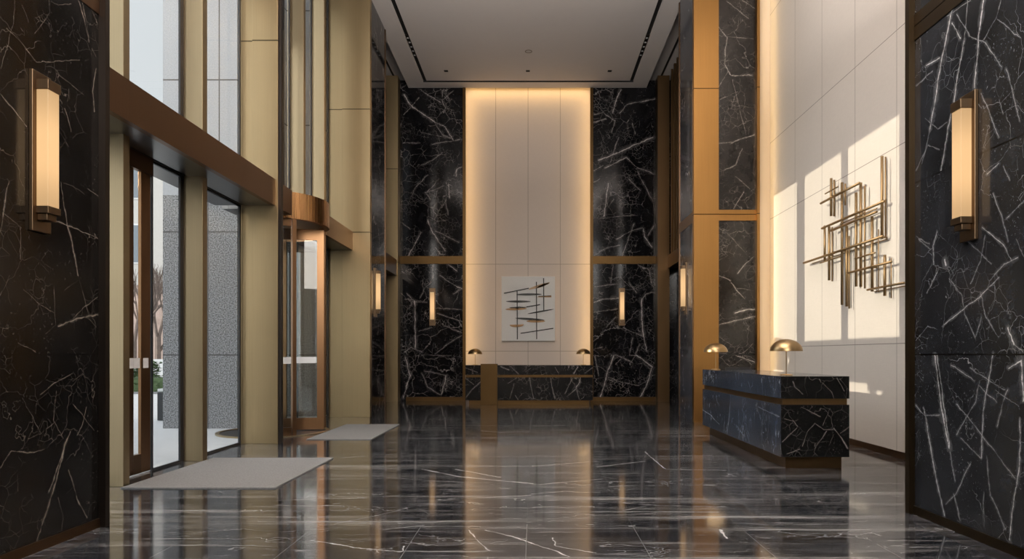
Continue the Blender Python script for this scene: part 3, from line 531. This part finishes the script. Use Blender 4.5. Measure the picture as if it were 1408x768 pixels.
# ------------------------------------------------------------------ wall sconces (local: wall plane y=0, faces -y; heights are world heights)
def cap(z0, z1, w, d, y0=-0.03): return box(NB(), -w, w, -d, y0, z0, z1)
sc = thing('wall_sconce', 'tall lit brass wall sconce on the near left black marble wall', 'wall lamp', (-3.78, 5.27, 0), R(90), 'brass wall sconces with frosted glass')
obj('back_plate', box(NB(), -0.10, 0.10, -0.03, 0, 2.43, 3.64), M['sconce'], sc, 0.004)
obj('lamp_shade', box(NB(), -0.062, 0.062, -0.118, -0.03, 2.62, 3.50), M['shade'], sc, 0.004)
tc = obj('top_cap', cap(3.50, 3.575, 0.07, 0.126), M['sconce'], sc, 0.003)
bc = obj('bottom_cap', cap(2.565, 2.62, 0.07, 0.126), M['sconce'], sc, 0.003)
obj('stepped_block', cap(2.515, 2.565, 0.052, 0.105), M['sconce'], bc, 0.003)
dup(sc, (3.585, 5.67, 0), R(-90), 'tall lit brass wall sconce on the near right black marble wall')
dup(sc, (-3.935, 17.15, 0), R(90), 'lit wall sconce on the narrow marble pilaster past the revolving door')
dup(sc, (3.56, 16.15, 0), R(-90), 'lit wall sconce on the marble pier behind the near reception counter')
dup(sc, (-3.27, YB, 0), 0, 'lit wall sconce on the back wall, marble panel left of the niche')
dup(sc, (2.84, YB, 0), 0, 'lit wall sconce on the back wall, marble panel right of the niche')

# ------------------------------------------------------------------ reception counters
rc = thing('reception_counter', 'long black marble reception counter with brass inlay beside the cream wall', 'reception desk', (3.66, 11.1, 0), world=True, group='marble reception counters')
def slab6(x0, x1, y0, y1, z0, z1, side_mat, end_mat, name, parent):
    """marble block: long front uses one cut of stone, its ends another"""
    o = obj(name, box(NB(), x0, x1, y0, y1, z0, z1), side_mat, parent)
    o.data.materials.append(end_mat)
    for p in o.data.polygons:
        if abs(p.normal.y) > 0.9: p.material_index = 1
    return o
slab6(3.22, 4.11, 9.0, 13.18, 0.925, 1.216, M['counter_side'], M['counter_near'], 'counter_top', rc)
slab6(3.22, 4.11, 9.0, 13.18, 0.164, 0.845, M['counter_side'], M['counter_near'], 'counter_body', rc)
obj('brass_inlay', box(NB(), 3.245, 4.09, 9.025, 13.15, 0.845, 0.925), M['gold_band'], rc)
obj('plinth', box(NB(), 3.325, 4.065, 9.13, 13.05, 0, 0.164), M['bronze_mid'], rc)
tag(obj('counter_screen', box(NB(), 3.62, 4.10, 13.02, 13.06, 1.216, 1.262), M['slot']), 'low black strip standing on the far end of the long marble counter', 'screen')

rd = thing('reception_counter', 'black marble reception desk with brass block under the white artwork', 'reception desk', (-0.15, 21.1, 0), world=True, group='marble reception counters')
obj('counter_top', box(NB(), -2.05, 1.765, 20.7, 21.55, 0.89, 1.18), M['marble_desk'], rd)
obj('counter_body', box(NB(), -2.05, 1.765, 20.7, 21.55, 0.13, 0.815), M['marble_desk'], rd)
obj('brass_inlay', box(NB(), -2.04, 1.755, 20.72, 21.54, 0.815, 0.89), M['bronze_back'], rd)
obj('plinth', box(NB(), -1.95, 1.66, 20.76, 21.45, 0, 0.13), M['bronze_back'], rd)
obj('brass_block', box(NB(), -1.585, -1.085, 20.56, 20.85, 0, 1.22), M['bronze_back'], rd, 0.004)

# table lamps (local: base at z=0)
tl = thing('table_lamp', 'brass dome table lamp at the near end of the long marble counter', 'table lamp', (3.46, 9.47, 1.216), 0, 'brass dome table lamps')
obj('base', lathe(NB(), [(0, 0), (0.085, 0), (0.085, 0.010), (0.075, 0.016), (0, 0.016)]), M['lamp_brass'], tl)
obj('stem', lathe(NB(), [(0.007, 0.016), (0.007, 0.47)], 12), M['lamp_brass'], tl, smooth=True)
pr = [(0.215 * math.cos(R(a)), 0.33 + 0.165 * math.sin(R(a))) for a in range(0, 91, 6)]
pi_ = [(0.208 * math.cos(R(a)), 0.33 + 0.158 * math.sin(R(a))) for a in range(90, -1, -6)]
obj('lamp_shade', lathe(NB(), pr + pi_, 56, closed=False), M['lamp_brass'], tl, smooth=True)
obj('bulb', lathe(NB(), [(0, 0.345), (0.16, 0.345), (0.13, 0.40), (0, 0.42)], 32), M['bulb'], tl)
dup(tl, (3.37, 12.8, 1.216), 0, 'brass dome table lamp at the far end of the long marble counter')
dup(tl, (-1.78, 20.95, 1.181), 0, 'small brass dome lamp on the back desk left of its brass block')
dup(tl, (1.50, 20.95, 1.181), 0, 'small brass dome lamp on the back desk at the end without the block')

# ------------------------------------------------------------------ art
YA = 22.66                       # front face of canvas
ar = thing('wall_art', 'square white canvas with black and bronze relief strokes above the back desk', 'artwork', (-0.19, 22.75, 1.95), world=True)
ax0, ax1, az0, az1 = -1.06, 0.695, 1.94, 4.06
obj('canvas', box(NB(), ax0, ax1, YA, 22.75, az0, az1), M['canvas'], ar, 0.006)
def a2(u, v): return ax0 + (u - 115) / 435 * (ax1 - ax0), az1 - (v - 115) / 530 * (az1 - az0)
def blade(u0, v0, u1, v1, t, mat, shape='lens'):
    (xa, za), (xb, zb) = a2(u0, v0), a2(u1, v1)
    d = Vector((xb - xa, zb - za)); L = d.length; d.normalize(); nrm = Vector((-d.y, d.x)); h = t / 435 * (ax1 - ax0) / 2
    prof = []
    N = 14
    def hw(s):
        if shape == 'bar': return h
        if shape == 'wedge': return h * (0.15 + 0.85 * s)
        return h * (0.12 + 0.88 * math.sin(PI * min(max(s, 0.0), 1.0)) ** 0.6)
    up = [(s, hw(s)) for s in [i / N for i in range(N + 1)]]
    lo = [(s, -hw(s) * (1.0 if shape != 'boat' else 1.3)) for s in [1 - i / N for i in range(N + 1)]]
    if shape == 'boat': up = [(s, h * 0.25) for s, _ in up]
    bm = NB(); pts = [(xa + d.x * L * s + nrm.x * w, za + d.y * L * s + nrm.y * w) for s, w in up + lo]
    A = [bm.verts.new((x, YA - 0.022, z)) for x, z in pts]; B = [bm.verts.new((x, YA + 0.004, z)) for x, z in pts]
    n = len(pts); bm.faces.new(A); bm.faces.new(B[::-1])
    for i in range(n): bm.faces.new((A[i], A[(i + 1) % n], B[(i + 1) % n], B[i]))
    obj('stroke', bm, mat, ar)
for (u, v0, v1) in ((242, 235, 632), (399, 160, 630), (457, 130, 398)): blade(u, v0, u + 2, v1, 8, M['ink'], 'bar')
blade(135, 254, 338, 213, 8, M['ink'], 'bar'); blade(335, 222, 505, 168, 22, M['ochre_pale'], 'lens'); blade(395, 212, 505, 166, 16, M['ochre'], 'lens')
blade(235, 263, 442, 262, 16, M['ink']); blade(408, 284, 520, 279, 16, M['ochre'], 'wedge'); blade(415, 279, 518, 275, 6, M['ink'], 'bar')
blade(152, 321, 353, 321, 16, M['ink']); blade(178, 372, 318, 370, 12, M['ink']); blade(318, 366, 428, 347, 8, M['ink'], 'bar'); blade(146, 386, 320, 379, 20, M['ochre'])
blade(326, 422, 540, 384, 12, M['ink']); blade(228, 457, 465, 474, 18, M['ink']); blade(318, 482, 470, 482, 22, M['ochre'])
blade(182, 516, 295, 512, 26, M['ochre'], 'boat'); blade(270, 582, 536, 541, 8, M['ink'], 'bar')

sp = thing('metal_sculpture', 'wall sculpture of crossed brass rods on the sunlit cream wall', 'sculpture', (5.3, 11.4, 3.3), world=True)
random.seed(4)
for i, (o_, a, b, c, r) in enumerate(RODS):
    thin = r < 0.012
    r = min(max(r * 0.8, 0.009), 0.022)
    if o_ == 'v':
        x = 5.22 if not thin else 5.265
        obj('vertical_rod', rod(NB(), (x, a, b), (x, a, c), r), M['rod'], sp, smooth=True)
    else:
        x = 5.17 if not thin else 5.27
        obj('horizontal_rod', rod(NB(), (x, a, c), (x, b, c), r), M['rod'], sp, smooth=True)
for (y, z) in ((11.7, 3.25), (11.03, 3.76), (10.357, 3.25), (12.211, 3.25), (10.66, 2.84)):
    obj('wall_pin', rod(NB(), (5.16, y, z), (5.2995, y, z), 0.012), M['rod'], sp, smooth=True)

# ------------------------------------------------------------------ ceiling fittings
dl = thing('ceiling_downlight', 'small black ceiling downlight above the left end of the back wall', 'downlight', (-2.66, 20.95, ZC), 0, 'square ceiling downlights')
bm = NB()
for b in ((-.06, .06, -.06, -.045), (-.06, .06, .045, .06), (-.06, -.045, -.045, .045), (.045, .06, -.045, .045)): box(bm, *b, -0.006, 0.0)
obj('frame', bm, M['black_metal'], dl)
obj('lens', box(NB(), -.045, .045, -.045, .045, -0.003, 0.0), M['slot'], dl)
dup(dl, (-0.18, 20.95, ZC), 0, 'small black ceiling downlight in the middle of the row of three')
dup(dl, (2.30, 20.95, ZC), 0, 'small black ceiling downlight above the right end of the back wall')
sd = lathe(NB(), [(0.085, ZC), (0.085, ZC - 0.006), (0.10, ZC - 0.006), (0.10, ZC)], 32, -0.15, 19.6)
tag(obj('ceiling_ring', sd, M['bronze_mid']), 'thin round ring fitting in the middle of the white ceiling', 'ceiling fitting')
for (x, lb) in ((-3.43, 'row of tiny white spotlights in the ceiling slot over the glazed side'), (3.08, 'row of tiny white spotlights in the ceiling slot over the pier side')):
    t = thing('spotlight_strip', lb, 'spotlights', (x, 19.35, ZC), 0, 'spotlight rows in the ceiling slots')
    obj('housing', box(NB(), -0.05, 0.05, -0.68, 0.68, 0.02, 0.06), M['black_metal'], t)
    for i in range(5):
        y = -0.54 + i * 0.27
        obj('spot', lathe(NB(), [(0, 0.012), (0.032, 0.012), (0.032, 0.02), (0, 0.02)], 16, 0, y), M['stone_white'], t)

# ------------------------------------------------------------------ outside
sbox('wall_exterior_pier', M['granite'], -7.57, -6.05, 14.1, 20.0, -0.01, 4.75)
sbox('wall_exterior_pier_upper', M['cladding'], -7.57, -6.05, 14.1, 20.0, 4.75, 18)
sbox('wall_exterior_pier_near', M['granite'], -7.57, -6.9, 5.3, 7.42, -0.01, 18)  # added unseen block, stops sun coming through the nearest bay
sbox('wall_exterior_rear', M['granite'], -6.05, -5.2, 16.9, 20.0, -0.01, 4.75)
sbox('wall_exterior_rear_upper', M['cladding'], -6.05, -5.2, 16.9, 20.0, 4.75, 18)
sbox('wall_exterior_annex', M['facade'], -30, -20, -3, 12, -0.01, 7.76)  # added unseen block, keeps low sun off the floor and counter
bd = thing('street_building', 'pale stone building with brick base across the street', 'building', (-26, 48, 0), world=True)
obj('wall', box(NB(), -44, -21, 45, 52, 6.0, 15.5), M['facade'], bd)
obj('brick_base', box(NB(), -44, -21, 45, 52, 0, 6.0), M['brickish'], bd)
obj('cornice', box(NB(), -44.2, -20.8, 44.8, 45, 6.0, 6.4), M['facade'], bd)
for zz in (7.4, 11.6):
    for i in range(9):
        xx = -43 + i * 2.4
        wdo = obj('window', box(NB(), xx, xx + 1.1, 44.95, 45.0, zz, zz + 2.6), M['stone_white'], bd)
        bm = box(NB(), xx + .1, xx + 1.0, 44.92, 44.95, zz + .1, zz + 2.5); bmesh.ops.translate(bm, verts=bm.verts, vec=-bd.location)
        obj('pane', bm, M['pane_dark'], wdo)
def leafy(bm, x0, x1, y0, y1, z0, z1, n, s, rnd):
    for i in range(n):
        c = Vector((rnd.uniform(x0, x1), rnd.uniform(y0, y1), rnd.uniform(z0, z1)))
        m = Matrix.Rotation(rnd.uniform(0, 6.3), 3, 'Z') @ Matrix.Rotation(rnd.uniform(-1, 1), 3, 'X')
        bm.faces.new([bm.verts.new(c + m @ Vector(p)) for p in ((-s, 0, 0), (0, -s * .5, .01), (s, 0, 0), (0, s * .5, .01))])
rnd = random.Random(3)
bm = NB(); box(bm, -17.9, -12.6, 26.85, 27.7, 0, 0.58); leafy(bm, -18, -12.5, 26.75, 27.8, 0.02, 0.68, 2600, 0.06, rnd)
tag(obj('hedge', bm, M['hedge']), 'clipped low green hedge outside the entrance glass', 'hedge')
bm = NB(); box(bm, -18.2, -12.4, 26.4, 26.7, 0, 0.06); struct('kerb', bm, M['granite'])
tag(obj('garden_wall', box(NB(), -24, -13, 32, 32.3, 0, 1.28), M['stone_white']), 'low white wall behind the green hedge outside', 'wall')
bm = NB(); leafy(bm, -17.3, -16.1, 29.0, 30.0, 0.0, 1.2, 1400, 0.09, rnd); box(bm, -16.9, -16.5, 29.3, 29.7, 0, 0.7)
tag(obj('shrub', bm, M['hedge']), 'loose green shrub between the hedge and the white wall outside', 'shrub')
bo = thing('litter_bin', 'slim dark grey bin post standing outside by the granite pier', 'bin', (-8.4, 15.8, 0), world=True)
obj('body', box(NB(), -8.56, -8.2, 15.7, 15.95, 0, 0.64), M['frame'], bo, 0.01)
obj('lid', box(NB(), -8.55, -8.19, 15.69, 15.96, 0.66, 0.72), M['stone_white'], bo, 0.01)
def tree(x, y, h, sd_, label):
    r_ = random.Random(sd_); bm = NB()
    def grow(p, d, L, r, n):
        q = p + d * L
        rod(bm, p, q, r, 6)
        if n == 0: return
        for _ in range(3 if n > 1 else 4):
            e = (d + Vector((r_.uniform(-.5, .5), r_.uniform(-.5, .5), r_.uniform(-.1, .6)))).normalized()
            grow(p.lerp(q, r_.uniform(.6, 1)), e, L * r_.uniform(.6, .8), r * .55, n - 1)
    grow(Vector((x, y, 0)), Vector((0, 0, 1)), h * .33, 0.16, 5)
    tag(obj('bare_tree', bm, M['bark']), label, 'tree', 'bare street trees')
tree(-19.2, 34, 7, 1, 'bare brown street tree seen through the door pane, left of the other')
tree(-21.0, 38.6, 7.5, 2, 'bare brown street tree right beside the granite pier outside')
tree(-24.6, 42.5, 7, 5, 'bare brown street tree closest to the pale building outside')

# ------------------------------------------------------------------ light
SKY_SUN, SKY_REAR = 6.0, 2.2
w = bpy.data.worlds.new('sky'); bpy.context.scene.world = w; w.use_nodes = True
nt = w.node_tree; bg = nt.nodes['Background']
tc_ = nt.nodes.new('ShaderNodeTexCoord'); sx = nt.nodes.new('ShaderNodeSeparateXYZ'); nt.links.new(tc_.outputs['Generated'], sx.inputs[0])
cr = nt.nodes.new('ShaderNodeValToRGB'); nt.links.new(sx.outputs[2], cr.inputs[0])
cr.color_ramp.elements[0].position = 0.0; cr.color_ramp.elements[0].color = (0.84, 0.86, 0.88, 1)
cr.color_ramp.elements[1].position = 0.7; cr.color_ramp.elements[1].color = (0.76, 0.80, 0.85, 1)
def sky_math(op, x, y):
    nd = nt.nodes.new('ShaderNodeMath'); nd.operation = op
    for i, v in enumerate((x, y)):
        if isinstance(v, bpy.types.NodeSocket): nt.links.new(v, nd.inputs[i])
        else: nd.inputs[i].default_value = v
    return nd.outputs[0]
def sky_lobe(direction, power, gain):                     # brighter sky around the low sun
    nd = nt.nodes.new('ShaderNodeVectorMath'); nd.operation = 'DOT_PRODUCT'
    nt.links.new(tc_.outputs['Generated'], nd.inputs[0]); nd.inputs[1].default_value = Vector(direction).normalized()
    return sky_math('MULTIPLY', sky_math('POWER', sky_math('MAXIMUM', nd.outputs['Value'], 0.0), power), gain)
g1 = sky_lobe((-1.0, -0.45, 0.35), 4.0, SKY_SUN)
g2 = sky_lobe((0.0, -1.0, 0.30), 4.0, SKY_REAR)
nt.links.new(cr.outputs[0], bg.inputs[0])
nt.links.new(sky_math('ADD', sky_math('ADD', g1, g2), 0.98), bg.inputs[1])
def light(name, typ, loc, energy, col, direction=None, **kw):
    l = bpy.data.lights.new(name, typ); l.energy = energy; l.color = col
    for a, b in kw.items(): setattr(l, a, b)
    o = bpy.data.objects.new(name, l); C.objects.link(o); o.location = loc
    if direction is not None: o.rotation_euler = Vector(direction).to_track_quat('-Z', 'Y').to_euler()
    return o
light('sun', 'SUN', (-30, 0, 20), 3.1, (1.0, 0.86, 0.68), (1, 0.2, -0.278), angle=R(0.25))
WARM = (1.0, 0.65, 0.25)
def strip(name, loc, length, power, direction, width=0.05, col=WARM):
    """vertical LED strip: the long side of the lamp stands upright"""
    o = light(name, 'AREA', loc, power, col, None, shape='RECTANGLE', size=width, size_y=length)
    d = Vector(direction).normalized(); zc = -d; yc = Vector((0, 0, 1)); xc = yc.cross(zc).normalized()
    o.rotation_euler = Matrix((xc, yc, zc)).transposed().to_euler()
    return o
strip('led_niche_left', (-2.235, 22.37, 5.6), 9.0, 17, (0.75, 1, 0))
strip('led_niche_right', (1.855, 22.37, 5.6), 9.0, 17, (-0.75, 1, 0))
strip('led_recess', (4.985, 15.33, 5.1), 10.0, 24, (1, -0.5, 0), 0.08)
o = light('led_niche_top', 'AREA', (-0.19, 22.5, 10.28), 17, WARM, None, shape='RECTANGLE', size=3.9, size_y=0.08)
# added fill: spots over the aisle with no fittings, to brighten the room
for i, (x, y) in enumerate(((-1.8, 1), (1.6, 1), (-1.8, 8), (1.6, 8), (-1.8, 15), (1.6, 15))):
    light('downlight_lamp', 'SPOT', (x, y, ZC - 0.05), 150, (1.0, 0.86, 0.70), (0, 0, -1), spot_size=R(80), spot_blend=0.8, shadow_soft_size=0.05)

light('lobby_lamp_front', 'AREA', (0, -5, 7.0), 800, (1.0, 0.92, 0.83), (0, 1, -0.05), shape='RECTANGLE', size=6, size_y=5)  # added fill behind the camera, not a lamp of the lobby
light('lobby_uplight', 'AREA', (0, 5.5, 6.6), 2900, (1.0, 0.93, 0.88), (0, 0, 1), shape='RECTANGLE', size=6, size_y=4)  # added fill hanging in mid-air out of frame, brightens the ceiling
light('lobby_uplight', 'AREA', (0, -4.0, 5.5), 350, (1.0, 0.93, 0.88), (0, 0, 1), shape='RECTANGLE', size=6, size_y=4)  # second added ceiling fill, behind the camera

# ------------------------------------------------------------------ camera
cd = bpy.data.cameras.new('camera'); co = bpy.data.objects.new('camera', cd); C.objects.link(co)
co.location = (0, 0, 1.5); co.rotation_euler = (R(90), 0, 0)
cd.sensor_width = 36; cd.lens = 950 / 1408 * 36
cd.shift_x = -30 / 1408; cd.shift_y = 103 / 1408
cd.clip_start = 0.05; cd.clip_end = 300
S = bpy.context.scene; S.camera = co
S.cycles.use_denoising = True
S.cycles.max_bounces = 10; S.cycles.diffuse_bounces = 5; S.cycles.glossy_bounces = 5; S.cycles.transparent_max_bounces = 16
S.cycles.sample_clamp_indirect = 6.0
S.cycles.caustics_reflective = False; S.cycles.caustics_refractive = False
S.view_settings.view_transform = 'Standard'; S.view_settings.look = 'None'; S.view_settings.exposure = 0.0
